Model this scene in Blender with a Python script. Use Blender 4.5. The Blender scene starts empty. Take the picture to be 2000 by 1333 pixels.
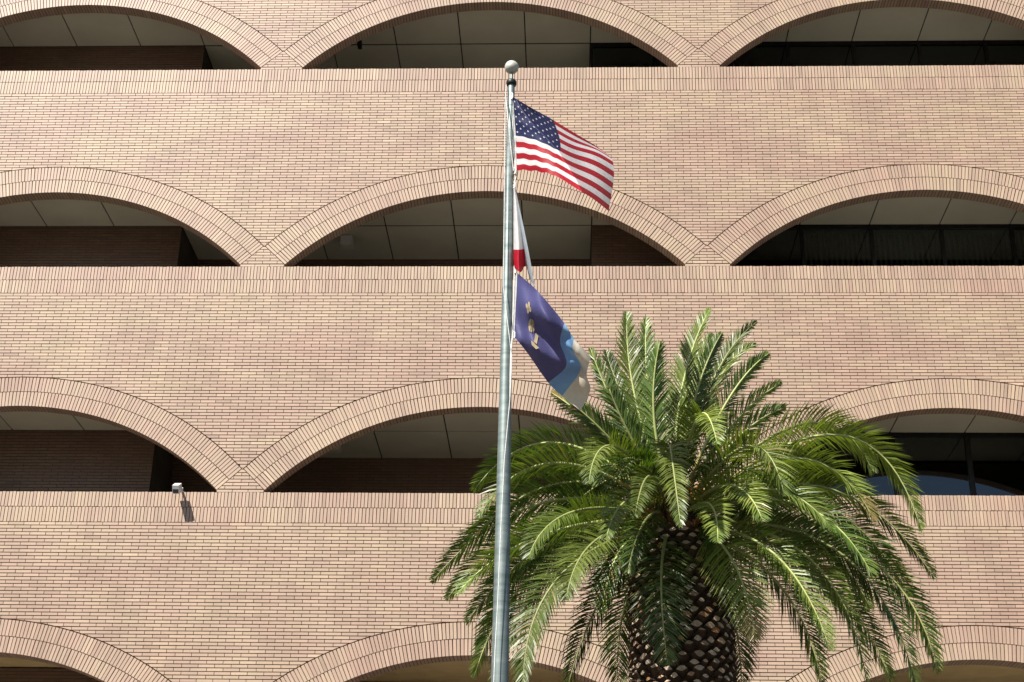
import bpy, math, random
from mathutils import Vector, Matrix, noise as mnoise
random.seed(11)
C = bpy.context.scene.collection
SC = bpy.context.scene
rad = math.radians

# ------------------------------------------------------------------ camera
FPX, CAM = 2933.93, Vector((1.6903, -27.2046, 1.6))
PI_, YA, RO = 0.4374, -0.0399, 0.0176
fw = Vector((math.sin(YA)*math.cos(PI_), math.cos(YA)*math.cos(PI_), math.sin(PI_)))
r0 = Vector((math.cos(YA), -math.sin(YA), 0)); u0 = r0.cross(fw)
RV = math.cos(RO)*r0 + math.sin(RO)*u0
UV = -math.sin(RO)*r0 + math.cos(RO)*u0
cam_d = bpy.data.cameras.new('camera'); cam = bpy.data.objects.new('camera', cam_d); C.objects.link(cam)
cam_d.sensor_width = 36; cam_d.lens = FPX/2000*36; cam_d.clip_end = 3000; cam_d.clip_start = 0.1
m = Matrix((RV, UV, -fw)).transposed().to_4x4(); m.translation = CAM
cam.matrix_world = m
SC.camera = cam

# ------------------------------------------------------------------ light
SUN = Vector((-0.5, -0.65, 1.0)).normalized()      # direction towards the sun
w = bpy.data.worlds.new('World'); SC.world = w; w.use_nodes = True
nt = w.node_tree; nt.nodes.clear()
sky = nt.nodes.new('ShaderNodeTexSky'); sky.sky_type = 'NISHITA'; sky.sun_disc = False
sky.sun_elevation = math.asin(SUN.z); sky.sun_rotation = math.atan2(SUN.x, SUN.y)
sky.air_density = 1.0; sky.dust_density = 1.0; sky.ozone_density = 1.0
bg = nt.nodes.new('ShaderNodeBackground'); bg.inputs['Strength'].default_value = 0.05
ow = nt.nodes.new('ShaderNodeOutputWorld')
nt.links.new(sky.outputs[0], bg.inputs[0]); nt.links.new(bg.outputs[0], ow.inputs[0])
sd = bpy.data.lights.new('sun', 'SUN'); sd.energy = 5.0; sd.angle = rad(0.53); sd.color = (1.0, 0.95, 0.87)
so = bpy.data.objects.new('sun', sd); C.objects.link(so)
so.rotation_euler = (-SUN).to_track_quat('-Z', 'Y').to_euler(); so.location = (-20, -30, 40)
SC.view_settings.view_transform = 'Standard'; SC.view_settings.look = 'None'
SC.view_settings.gamma = 1.0; SC.view_settings.use_curve_mapping = False
SC.view_settings.exposure = 0.93
SC.cycles.max_bounces = 6; SC.cycles.diffuse_bounces = 4; SC.cycles.transparent_max_bounces = 12

def at(px, py, Y):
    """the point of the plane y=Y behind photo pixel (px, py) (2000 px frame)"""
    d = fw + (px-1000)/FPX*RV - (py-666.5)/FPX*UV
    return CAM + d*((Y-CAM.y)/d.y)
def pix(p):
    d = p-CAM; z = d.dot(fw)
    return 1000+FPX*d.dot(RV)/z, 666.5-FPX*d.dot(UV)/z, z

# ------------------------------------------------------------------ helpers
def lin(r, g, b):
    f = lambda c: ((c/255+0.055)/1.055)**2.4 if c > 10 else c/255/12.92
    return (f(r), f(g), f(b), 1)
class MB:
    def __init__(s): s.v = []; s.f = []; s.c = []; s.mi = []
    def poly(s, pts, col=None, mi=0):
        n = len(s.v); s.v.extend(tuple(p) for p in pts); s.f.append(tuple(range(n, n+len(pts)))); s.c.append(col); s.mi.append(mi)
    def prism(s, front, d, col=None, back=False):
        """front: list of 3-D points counter-clockwise seen from the outside; d: offset to the back"""
        n = len(s.v); k = len(front); d = Vector(d)
        fr = [Vector(p) for p in front]
        s.v.extend(tuple(p) for p in fr); s.v.extend(tuple(p+d) for p in fr)
        s.f.append(tuple(range(n, n+k)))
        for i in range(k):
            j = (i+1) % k
            s.f.append((n+j, n+i, n+k+i, n+k+j))
        if back: s.f.append(tuple(range(n+2*k-1, n+k-1, -1)))
        m_ = k+1+(1 if back else 0)
        s.c.extend([col]*m_); s.mi.extend([0]*m_)
    def box(s, x0, x1, y0, y1, z0, z1, col=None):
        s.prism([(x0, y0, z0), (x1, y0, z0), (x1, y0, z1), (x0, y0, z1)], (0, y1-y0, 0), col, True)
    def tube(s, pts, rads, n=8, col=None, cap=True):
        base = len(s.v); pts = [Vector(p) for p in pts]; N = len(pts)
        prev = None
        for i, p in enumerate(pts):
            t = (pts[min(i+1, N-1)]-pts[max(i-1, 0)]).normalized()
            a = (prev - t*prev.dot(t)) if prev is not None else (Vector((1, 0, 0)) if abs(t.x) < .8 else Vector((0, 1, 0)))
            a = (a - t*a.dot(t)).normalized(); b = t.cross(a); prev = a
            r = rads[i] if isinstance(rads, (list, tuple)) else rads
            for k in range(n):
                an = 2*math.pi*k/n; s.v.append(tuple(p + r*(math.cos(an)*a+math.sin(an)*b)))
        for i in range(N-1):
            cc = col[i] if isinstance(col, list) else col
            for k in range(n):
                k2 = (k+1) % n
                s.f.append((base+i*n+k, base+i*n+k2, base+(i+1)*n+k2, base+(i+1)*n+k)); s.c.append(cc); s.mi.append(0)
        if cap:
            cc = col[0] if isinstance(col, list) else col
            s.f.append(tuple(base+k for k in range(n-1, -1, -1))); s.c.append(cc); s.mi.append(0)
            s.f.append(tuple(base+(N-1)*n+k for k in range(n))); s.c.append(cc); s.mi.append(0)
    def lathe(s, cx, cy, prof, n=24, col=None):
        base = len(s.v)
        for (r, z) in prof:
            for k in range(n):
                a = 2*math.pi*k/n; s.v.append((cx+r*math.cos(a), cy+r*math.sin(a), z))
        for i in range(len(prof)-1):
            for k in range(n):
                k2 = (k+1) % n
                s.f.append((base+i*n+k, base+i*n+k2, base+(i+1)*n+k2, base+(i+1)*n+k)); s.c.append(col); s.mi.append(0)
    def mesh(s, name, mats, smooth=False):
        me = bpy.data.meshes.new(name); me.from_pydata(s.v, [], s.f)
        for mt in (mats if isinstance(mats, (list, tuple)) else [mats]): me.materials.append(mt)
        if any(c is not None for c in s.c):
            at_ = me.attributes.new('tint', 'FLOAT_COLOR', 'CORNER')
            buf = []
            for f_, c_ in zip(s.f, s.c):
                c_ = c_ or (1, 1, 1)
                buf.extend((c_[0], c_[1], c_[2], 1.0)*len(f_))
            at_.data.foreach_set('color', buf)
        if any(s.mi): me.polygons.foreach_set('material_index', s.mi)
        if smooth: me.polygons.foreach_set('use_smooth', [True]*len(s.f))
        me.update(); return me
    def build(s, name, mats, parent=None, smooth=False, **kw):
        return link(name, s.mesh(name, mats, smooth), parent, **kw)
def link(name, data, parent=None, loc=None, **kw):
    o = bpy.data.objects.new(name, data); C.objects.link(o)
    if parent is not None:
        o.parent = parent; pl = PW.get(parent.name, Vector((0, 0, 0)))
        if loc is None: o.location = -pl; PW[o.name] = Vector((0, 0, 0))
        else: o.location = Vector(loc)-pl; PW[o.name] = Vector(loc)
    else:
        o.location = loc or (0, 0, 0); PW[o.name] = Vector(o.location)
    for k, v in kw.items(): o[k] = v
    return o
PW = {}      # world position of every parent (no rotations are used on parents)
def thing(name, label, cat, loc, group=None):
    o = link(name, None, None, loc, label=label, category=cat)
    o.empty_display_size = .3
    if group: o['group'] = group
    return o

# ------------------------------------------------------------------ materials
def mat(name, base=(.5, .5, .5, 1), rough=.8, metal=0, spec=.3):
    m_ = bpy.data.materials.new(name); m_.use_nodes = True
    b = m_.node_tree.nodes['Principled BSDF']
    b.inputs['Base Color'].default_value = base; b.inputs['Roughness'].default_value = rough
    b.inputs['Metallic'].default_value = metal; b.inputs['Specular IOR Level'].default_value = spec
    return m_, m_.node_tree, b
def N(t, kind, **kw):
    n = t.nodes.new(kind)
    for k, v in kw.items():
        if k in n.inputs: n.inputs[k].default_value = v
        else: setattr(n, k, v)
    return n
def mixc(t, a, b, fac, mode='MIX'):
    n = t.nodes.new('ShaderNodeMix'); n.data_type = 'RGBA'; n.blend_type = mode
    for s_, v in ((0, fac), (6, a), (7, b)):
        if isinstance(v, (float, int)): n.inputs[s_].default_value = v
        elif isinstance(v, tuple): n.inputs[s_].default_value = v
        else: t.links.new(v, n.inputs[s_])
    return n.outputs[2]
def ramp(t, src, stops):
    r_ = t.nodes.new('ShaderNodeValToRGB'); e = r_.color_ramp.elements
    e[0].position, e[0].color = stops[0]; e[1].position, e[1].color = stops[-1]
    for p, c in stops[1:-1]:
        q = e.new(p); q.color = c
    t.links.new(src, r_.inputs[0]); return r_.outputs[0]
def noise(t, scale, detail=3, vec=None, rough=.5):
    n = N(t, 'ShaderNodeTexNoise'); n.inputs['Scale'].default_value = scale; n.inputs['Detail'].default_value = detail
    n.inputs['Roughness'].default_value = rough
    if vec is not None: t.links.new(vec, n.inputs['Vector'])
    return n
def wpos(t, sc=(1, 1, 1)):
    g = N(t, 'ShaderNodeNewGeometry'); mp = N(t, 'ShaderNodeMapping'); mp.inputs['Scale'].default_value = sc
    t.links.new(g.outputs['Position'], mp.inputs['Vector']); return mp.outputs[0]
def bump(t, b, src, strength, dist):
    bp = N(t, 'ShaderNodeBump'); bp.inputs['Strength'].default_value = strength; bp.inputs['Distance'].default_value = dist
    t.links.new(src, bp.inputs['Height']); t.links.new(bp.outputs[0], b.inputs['Normal'])

def brick_material(name, single):
    m_, t, b = mat(name, rough=.52, spec=.55)
    if single:
        oi = N(t, 'ShaderNodeObjectInfo'); col = oi.outputs['Color']
    else:
        a = N(t, 'ShaderNodeAttribute'); a.attribute_name = 'tint'; col = a.outputs['Color']
    big = noise(t, .45, 4, wpos(t, (1, 1, 1.6)), .6)           # kiln batches: drifts of pink and buff over metres
    c1 = mixc(t, col, ramp(t, big.outputs['Fac'], [(.36, (1.0, .93, .92, 1)), (.5, (1, 1, 1, 1)), (.64, (1.0, 1.02, .95, 1))]), .45, 'MULTIPLY')
    st = noise(t, 1.3, 6, wpos(t, (1, 1, .55)), .65)           # faint weather staining
    c2 = mixc(t, c1, ramp(t, st.outputs['Fac'], [(.3, (.84, .83, .83, 1)), (.55, (1, 1, 1, 1)), (.75, (1.05, 1.05, 1.05, 1))]), .8, 'MULTIPLY')
    fi = noise(t, 60, 4, wpos(t, (.35, 1, 1)), .7)             # wire cut face grain
    c3 = mixc(t, c2, ramp(t, fi.outputs['Fac'], [(.3, (.87, .86, .85, 1)), (.6, (1.04, 1.04, 1.04, 1))]), .8, 'MULTIPLY')
    t.links.new(c3, b.inputs['Base Color'])
    bump(t, b, fi.outputs['Fac'], .35, .002)
    return m_
M_brick = brick_material('brick_face', False)
M_brick1 = brick_material('brick_face_single', True)
M_mortar, t, b = mat('mortar', (.34, .25, .20, 1), .95, 0, .1)
n_ = noise(t, 25, 4, wpos(t)); t.links.new(ramp(t, n_.outputs['Fac'], [(.3, (.115, .072, .05, 1)), (.7, (.18, .12, .088, 1))]), b.inputs['Base Color'])
M_panel, t, b = mat('soffit_panel', (.40, .37, .30, 1), .7)
n_ = noise(t, 1.1, 5, wpos(t)); t.links.new(ramp(t, n_.outputs['Fac'], [(.3, (.68, .66, .52, 1)), (.7, (.78, .76, .61, 1))]), b.inputs['Base Color'])
M_gold, t, b = mat('ochre_plaster', (.48, .35, .17, 1), .85)
n_ = noise(t, 2.5, 5, wpos(t)); t.links.new(ramp(t, n_.outputs['Fac'], [(.3, (.62, .46, .23, 1)), (.7, (.74, .57, .30, 1))]), b.inputs['Base Color'])
M_dark, t, b = mat('dark_metal', (.02, .02, .018, 1), .45, .3)
n_ = noise(t, 8, 3, wpos(t)); t.links.new(ramp(t, n_.outputs['Fac'], [(.3, (.014, .014, .013, 1)), (.7, (.028, .027, .024, 1))]), b.inputs['Base Color'])
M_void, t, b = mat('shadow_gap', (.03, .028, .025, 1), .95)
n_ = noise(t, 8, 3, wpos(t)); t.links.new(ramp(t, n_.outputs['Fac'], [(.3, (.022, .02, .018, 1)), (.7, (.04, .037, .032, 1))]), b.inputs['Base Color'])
M_conc, t, b = mat('concrete', (.3, .29, .27, 1), .9)
n_ = noise(t, 3, 6, wpos(t)); t.links.new(ramp(t, n_.outputs['Fac'], [(.3, (.15, .14, .12, 1)), (.7, (.22, .205, .18, 1))]), b.inputs['Base Color'])
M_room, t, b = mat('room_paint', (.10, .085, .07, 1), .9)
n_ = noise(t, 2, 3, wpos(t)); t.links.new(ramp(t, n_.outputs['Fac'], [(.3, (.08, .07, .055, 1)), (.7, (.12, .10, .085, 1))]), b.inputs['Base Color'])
M_blind, t, b = mat('blind_slat', (.30, .31, .27, 1), .8)
n_ = noise(t, 5, 3, wpos(t)); t.links.new(ramp(t, n_.outputs['Fac'], [(.3, (.26, .27, .235, 1)), (.7, (.36, .37, .32, 1))]), b.inputs['Base Color'])
# window glass: tinted, mirror-like from below
M_glass = bpy.data.materials.new('tinted_glass'); M_glass.use_nodes = True; t = M_glass.node_tree; t.nodes.clear()
tr = N(t, 'ShaderNodeBsdfTransparent'); tr.inputs['Color'].default_value = (.58, .60, .56, 1)
gl = N(t, 'ShaderNodeBsdfGlossy'); gl.inputs['Roughness'].default_value = .01; gl.inputs['Color'].default_value = (.80, .88, .95, 1)
fr = N(t, 'ShaderNodeFresnel'); fr.inputs['IOR'].default_value = 1.75
mx = N(t, 'ShaderNodeMixShader'); oo = N(t, 'ShaderNodeOutputMaterial')
wv = noise(t, 1.2, 2, wpos(t)); bp = N(t, 'ShaderNodeBump'); bp.inputs['Strength'].default_value = .02; bp.inputs['Distance'].default_value = .02
t.links.new(wv.outputs['Fac'], bp.inputs['Height']); t.links.new(bp.outputs[0], gl.inputs['Normal'])
t.links.new(fr.outputs[0], mx.inputs[0]); t.links.new(tr.outputs[0], mx.inputs[1]); t.links.new(gl.outputs[0], mx.inputs[2]); t.links.new(mx.outputs[0], oo.inputs[0])

# ------------------------------------------------------------------ ground
g = MB(); g.poly([(-400, -500, 0), (400, -500, 0), (400, 300, 0), (-400, 300, 0)])
M_ground, t, b = mat('plaza_paving', (.3, .28, .25, 1), .9)
n1 = noise(t, .8, 6, wpos(t)); n2 = N(t, 'ShaderNodeTexBrick'); n2.inputs['Scale'].default_value = .6
t.links.new(wpos(t), n2.inputs['Vector']); n2.inputs['Color1'].default_value = (.085, .08, .072, 1); n2.inputs['Color2'].default_value = (.07, .066, .06, 1); n2.inputs['Mortar'].default_value = (.04, .04, .036, 1)
n2.inputs['Mortar Size'].default_value = .008
t.links.new(mixc(t, n2.outputs['Color'], ramp(t, n1.outputs['Fac'], [(.3, (.8, .8, .8, 1)), (.7, (1.1, 1.1, 1.1, 1))]), .8, 'MULTIPLY'), b.inputs['Base Color'])
g.build('ground', M_ground, kind='structure')

# ------------------------------------------------------------------ the building
P = 9.144; H = 4.904; Z2 = 14.4218+1.6
ZL = {k: Z2+(2-k)*H for k in range(0, 6)}       # top of each parapet; 1 is the highest one in the picture
RI = 5.719; AL = math.asin(4.108/RI); RG = .622; RE = RI+RG; H0 = .045
ZC = H0 - RI*math.cos(AL)                       # arch centre above the parapet top
CP = .0677; BH = .0515; BL = .2942; LP = .3048; JD = .026
HB = .614                                       # height of the double soldier band
BAYS = (-2, -1, 0, 1, 2); FLOORS = (1, 2, 3, 4)
XMIN, XMAX = -17.5, 17.5
TH = .30                                        # wall thickness at the arches

bld = thing('office_building', 'pinkish brick office block with rows of wide segmental brick arches over brick parapets', 'building', (0, 0, 0))

def brick_colour(x=0, z=0, rnd=random):
    q = mnoise.noise(Vector((x*.33, 3.1, z*1.1)))*.6+mnoise.noise(Vector((x*.9, 8.1, z*3.0)))*.5+rnd.gauss(0, .16)
    pink, mid, buff = (.402, .274, .208), (.422, .303, .224), (.448, .338, .236)
    f = max(-1, min(1, q*2.2))
    base = [m_+(p_-m_)*(-f) for m_, p_ in zip(mid, pink)] if f < 0 else [m_+(p_-m_)*f for m_, p_ in zip(mid, buff)]
    k = rnd.gauss(1, .045)
    if rnd.random() < .025: k *= rnd.choice((.86, 1.1))
    return tuple(min(.8, c*k) for c in base)

def clip(poly, a, bq, c):
    """keep a*x+b*z<=c"""
    out = []
    for i in range(len(poly)):
        p, q = poly[i], poly[(i+1) % len(poly)]
        dp = a*p[0]+bq*p[1]-c; dq = a*q[0]+bq*q[1]-c
        if dp <= 0: out.append(p)
        if (dp < 0 < dq) or (dq < 0 < dp):
            s_ = dp/(dp-dq); out.append((p[0]+(q[0]-p[0])*s_, p[1]+(q[1]-p[1])*s_))
    return out
def area(p): return abs(sum(p[i][0]*p[(i+1) % len(p)][1]-p[(i+1) % len(p)][0]*p[i][1] for i in range(len(p))))/2

cand = {'brick': [], 'soldier_brick': [], 'arch_brick': []}   # whole bricks: (x, z, angle, y, colour)
rest = {'brick': MB(), 'soldier_brick': MB(), 'arch_brick': MB()}
CUT = .0115
crz = ZC + RE*math.cos(AL)
def do_brick(x0, x1, z0, z1, zl):
    """x0..x1, z0..z1 (z relative to parapet top zl below the arches); cut by the arch rings"""
    poly = [(x0, z0), (x1, z0), (x1, z1), (x0, z1)]; cutted = False
    cx, cz = (x0+x1)/2, (z0+z1)/2
    b0 = round(cx/P)
    for bb in (b0-1, b0, b0+1):
        ax = bb*P
        if abs(cx-ax) > P*.5+.4: continue
        if cz < crz-.01:
            # pier triangle: outside of the springing line of this arch
            s_ = 1 if cx > ax else -1
            # springing line passes through centre with direction (s sin, cos); keep angle greater than AL
            nx, nz = -s_*math.cos(AL), math.sin(AL)
            c_ = nx*ax+nz*ZC-CUT*.6
            q = clip(poly, nx, nz, c_)
        else:
            d = math.hypot(cx-ax, cz-ZC)
            if d > RE+.25: continue
            dx, dz = (cx-ax)/d, (cz-ZC)/d
            q = clip(poly, -dx, -dz, -(dx*ax+dz*ZC)-(RE+CUT))
        if len(q) != len(poly) or any(abs(u_[0]-v_[0])+abs(u_[1]-v_[1]) > 1e-9 for u_, v_ in zip(q, poly)): cutted = True
        poly = q
        if len(poly) < 3: return
    if area(poly) < .00015: return
    y = random.gauss(0, .0013); col = brick_colour(cx, cz+zl)
    if not cutted and abs((x1-x0)-BL) < 1e-6:
        cand['brick'].append((cx, cz+zl, 0, y, col)); return
    rest['brick'].prism([(p[0], y, p[1]+zl) for p in poly], (0, JD+.012, 0), col)

# stretcher courses
for k in FLOORS:
    zl = ZL[k]; ztop = H-HB
    n = int((ztop-crz)/CP)+1
    ph = random.random()*LP
    for i in range(n):
        z1 = ztop-.004-i*CP; z0 = z1-BH
        if z0 < crz-.05: break
        off = ph+(i % 2)*LP*.5+random.gauss(0, .006)
        x = XMIN+off
        hw = (lambda zz: math.sqrt(max(0, RE*RE-(zz-ZC)**2)))(z1)
        while x < XMAX:
            if not (hw > 0 and abs(x+BL/2-round((x+BL/2)/P)*P) < hw-BL):
                do_brick(x, x+BL, z0, z1, zl)
            x += LP
    for i in range(int(crz/CP)+1):                      # the little piers between the springings
        z0 = .004+i*CP; z1 = z0+BH
        for bb in (-2, -1, 0, 1):
            xc = (bb+.5)*P; off = (i % 2)*LP*.5
            for j in range(-3, 4):
                a0 = xc+j*LP+off-LP*.5
                lo, hi = max(a0, xc-.462), min(a0+BL, xc+.462)
                if hi-lo > .03:
                    if i == 0: 
                        col = brick_colour(xc, zl); y = random.gauss(0, .0013)
                        rest['brick'].prism([(lo, y, z0+zl), (hi, y, z0+zl), (hi, y, z1+zl-.006), (lo, y, z1+zl-.006)], (0, JD+.012, 0), col)
                    elif hi-lo > BL-1e-6: do_brick(lo, hi, z0, z1, zl)
                    else: do_brick(lo, hi-1e-4, z0, z1, zl)
# soldier bands
for k in (0, 1, 2, 3, 4):
    for row in (0, 1):
        zc = ZL[k]-.150-row*.307
        x = XMIN+random.random()*CP
        drift = 0
        while x < XMAX:
            cand['soldier_brick'].append((x, zc+random.gauss(0, .0018), random.gauss(0, .004), random.gauss(0, .0014), brick_colour(x, zc)))
            x += CP+random.gauss(0, .0006)
# voussoirs
for k in FLOORS:
    for bb in BAYS:
        for ring in (0, 1):
            r_in = RI+.002+ring*.312
            n = int(round(2*AL*r_in/CP)); da = 2*AL/n
            for i in range(n):
                a = -AL+(i+.5)*da+random.gauss(0, .0002)
                rc = r_in+.1505
                x = bb*P+rc*math.sin(a); z = ZL[k]+ZC+rc*math.cos(a)
                if XMIN < x < XMAX: cand['arch_brick'].append((x, z, a, random.gauss(0, .0014), brick_colour(x, z), ring))

# pick the 300 of each kind that show largest, the rest goes into one mesh per kind
def visible(x, z):
    px, py, d = pix(Vector((x, 0, z)))
    if not (8 < px < 1992 and 8 < py < 1325): return None
    if 870 < px < 1790 and py > 600 and not (px < 1150 and py < 760) and not (px > 1500 and py < 800): return None
    if 945 < px < 1215 and py > 180: return None
    return d
def box_pts(w_, h_, x, z, a):
    ca, sa = math.cos(a), math.sin(a)
    return [(x+u_*ca+v_*sa, z-u_*sa+v_*ca) for u_, v_ in ((-w_/2, -h_/2), (w_/2, -h_/2), (w_/2, h_/2), (-w_/2, h_/2))]
dims = {'brick': (BL, BH), 'soldier_brick': (BH+.003, .295), 'arch_brick': (BH+.003, .299)}
wall_m = None
singles = {}
for kind, lst in cand.items():
    vis = [(visible(c[0], c[1]), i) for i, c in enumerate(lst)]
    vis = sorted((v, i) for v, i in vis if v is not None)[:300]
    pick = set(i for v, i in vis)
    singles[kind] = [lst[i] for i in sorted(pick)]
    w_, h_ = dims[kind]
    for i, c in enumerate(lst):
        if i in pick: continue
        pts = box_pts(w_, h_, c[0], c[1], c[2])
        dep = JD+.012
        if kind == 'arch_brick' and c[5] == 0: dep = TH if not (ZL[4] < c[1] < ZL[3]-1) else .43
        rest[kind].prism([(p[0], c[3], p[1]) for p in pts], (0, dep, 0), c[4])

# mortar bodies
def intr(x):      # intrados height above the parapet top, None on the piers
    dx = x-round(x/P)*P
    return ZC+math.sqrt(RI*RI-dx*dx)+.006 if abs(dx) < 4.108 else 0.0
wall = MB()
NS = 96
for k in FLOORS:
    th = TH if k != 4 else .43
    for bb in BAYS:
        xs = [bb*P-4.108+8.216*i/NS for i in range(NS+1)]
        xs[0] += 1e-4; xs[-1] -= 1e-4
        top = ZL[k-1]-.002
        for i in range(NS):
            a, c = xs[i], xs[i+1]; za, zc_ = ZL[k]+intr(a), ZL[k]+intr(c)
            wall.poly([(a, JD, za), (c, JD, zc_), (c, JD, top), (a, JD, top)])
            wall.poly([(a, th, za), (a, th, top), (c, th, top), (c, th, zc_)])
            wall.poly([(a, JD, za), (a, th, za), (c, th, zc_), (c, JD, zc_)])
            wall.poly([(a, JD, top), (c, JD, top), (c, th, top), (a, th, top)])
        xa, xb = bb*P+4.108-1e-4, (bb+1)*P-4.108+1e-4
        for (q0, q1) in ([(xa, xb)] if bb < 2 else [(xa, xb), (-2*P-P+4.108, -2*P-4.108)]):
            zb = ZL[k]
            wall.poly([(q0, JD, zb), (q1, JD, zb), (q1, JD, top), (q0, JD, top)])
            wall.poly([(q0, th, zb), (q0, th, top), (q1, th, top), (q1, th, zb)])
            wall.poly([(q0, JD, zb), (q0, th, zb), (q0, th, zb+.08), (q0, JD, zb+.08)])
            wall.poly([(q1, JD, zb), (q1, JD, zb+.08), (q1, th, zb+.08), (q1, th, zb)])
            wall.poly([(q0, JD, top), (q1, JD, top), (q1, th, top), (q0, th, top)])
XE = 2.5*P
wall.box(-XE, XE, JD, .30, ZL[4]-1.2, ZL[4]-.002)          # ground floor wall head
WALL = wall.build('wall', M_mortar, bld)
base = MB(); base.box(-XE, XE, .02, .30, 0, ZL[4]-1.2); base.build('base_wall', M_mortar, bld)
for kind in rest:
    par = WALL
    nm = {'brick': 'brickwork', 'soldier_brick': 'soldier_brickwork', 'arch_brick': 'arch_brickwork'}[kind]
    rest[kind].build(nm, M_brick, par, kind='stuff')
    w_, h_ = dims[kind]
    def unit(dep):
        mb = MB(); pts = box_pts(w_, h_, 0, 0, 0)
        mb.prism([(p[0], 0, p[1]) for p in pts], (0, dep, 0)); return mb.mesh(kind, M_brick1)
    me = unit(JD+.012); me2 = unit(TH) if kind == 'arch_brick' else None; me3 = unit(.43) if kind == 'arch_brick' else None
    for c in singles[kind]:
        m0 = me
        if kind == 'arch_brick' and c[5] == 0: m0 = me3 if ZL[4] < c[1] < ZL[3]-1 else me2
        o = bpy.data.objects.new(kind, m0); C.objects.link(o); o.parent = par
        o.location = (c[0], c[3], c[1]); o.rotation_euler = (0, c[2], 0); o.color = (*c[4], 1)

# interior: slabs, ceilings, back walls
XL, XR = -6.9, 2.25; YB = 1.87; YD = 3.40; CZ = 2.0
JX = -.80; PW_ = 1.524
slab = MB()
for k in FLOORS:
    z0 = ZL[k]+CZ+.06; z1 = ZL[k]+H-1.07
    slab.box(-XE, XE, TH+.02 if k < 4 else .45, 9, z0, z1)
slab.box(-XE, XE, .02, 9, ZL[0]-.9, ZL[0]-.8)
slab.build('floor_slab', M_conc, bld)
M_bounce, t, b = mat('pale_bounce_floor', (.6, .56, .5, 1), .5)
n_ = noise(t, 40, 4, wpos(t)); t.links.new(ramp(t, n_.outputs['Fac'], [(.3, (.52, .48, .42, 1)), (.7, (.68, .64, .57, 1))]), b.inputs['Base Color'])
sl = MB(); sl.box(-XE, XE, .32, 9, ZL[4]-1.3, ZL[4]-1.07); sl.build('bounce_floor', M_bounce, bld)  # unseen floor, made pale to bounce sun up onto the plaster ceiling
for sx in (-XE-.3, XE):
    e_ = MB(); e_.box(sx, sx+.3, .02, 9, 0, ZL[0]-.9); e_.build('end_wall', M_mortar, bld)
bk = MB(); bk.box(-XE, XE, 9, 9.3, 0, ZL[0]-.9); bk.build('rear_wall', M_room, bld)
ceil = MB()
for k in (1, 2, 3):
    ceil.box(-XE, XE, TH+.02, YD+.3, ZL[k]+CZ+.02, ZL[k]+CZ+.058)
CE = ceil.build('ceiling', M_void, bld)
pan = MB()
pan.prism([(-.749, -.5, -.0), (-.749, .5, -.0), (.749, .5, -.0), (.749, -.5, -.0)], (0, 0, .02), None)
pm = {}
def panel_mesh(w_, d_):
    key = (round(w_, 3), round(d_, 3))
    if key not in pm:
        q = MB(); q.prism([(-w_/2, -d_/2, 0), (-w_/2, d_/2, 0), (w_/2, d_/2, 0), (w_/2, -d_/2, 0)], (0, 0, .022)); pm[key] = q.mesh('ceiling_panel', M_panel)
    return pm[key]
for k in (1, 2, 3):
    for i in range(-10, 11):
        xa = JX+i*PW_; 
        rows = [(TH+.02, YB-.04)]
        xc = xa+PW_/2
        if XL-PW_ < xc < XR+PW_*1.0: rows.append((YB+.02, YD+.02))
        for (ya, yb) in rows:
            o = link('ceiling_panel', panel_mesh(PW_-.028, yb-ya), CE, (xc, (ya+yb)/2, ZL[k]+CZ))
gc = MB(); gc.box(-XE, XE, .45, 5.0, ZL[4]+2.05, ZL[4]+2.07); gc.build('plaster_ceiling', M_gold, bld)

def inner_brick_wall(k, x0, x1, y, mort, br):  # facade brick tint multiplied darker, loggia shade put into the colour
    zb, zt = ZL[k]-1.05, ZL[k]+CZ+.018
    mort.box(x0, x1, y+.012, y+.2, zb, zt)
    if zt < 0: return
    i = 0; z = zt-BH
    while z > ZL[k]-.35:
        x = x0+(LP*.5 if i % 2 else 0)
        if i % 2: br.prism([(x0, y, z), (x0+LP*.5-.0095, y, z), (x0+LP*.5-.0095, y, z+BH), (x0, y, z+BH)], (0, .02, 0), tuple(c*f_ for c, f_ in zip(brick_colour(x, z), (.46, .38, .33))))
        while x < x1-.02:
            xe = min(x+BL, x1)
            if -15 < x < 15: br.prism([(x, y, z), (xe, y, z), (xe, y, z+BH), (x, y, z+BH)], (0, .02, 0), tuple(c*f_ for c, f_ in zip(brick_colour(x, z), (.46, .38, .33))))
            x += LP
        z -= CP; i += 1
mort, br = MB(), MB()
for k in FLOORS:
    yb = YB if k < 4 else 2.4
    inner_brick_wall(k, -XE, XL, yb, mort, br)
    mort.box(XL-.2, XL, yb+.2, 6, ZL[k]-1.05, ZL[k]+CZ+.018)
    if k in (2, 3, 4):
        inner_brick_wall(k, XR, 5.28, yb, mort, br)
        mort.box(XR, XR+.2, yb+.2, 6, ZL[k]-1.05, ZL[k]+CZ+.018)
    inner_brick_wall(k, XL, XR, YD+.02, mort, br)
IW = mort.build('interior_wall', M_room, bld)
br.build('interior_brickwork', M_brick, IW, kind='stuff')

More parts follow.
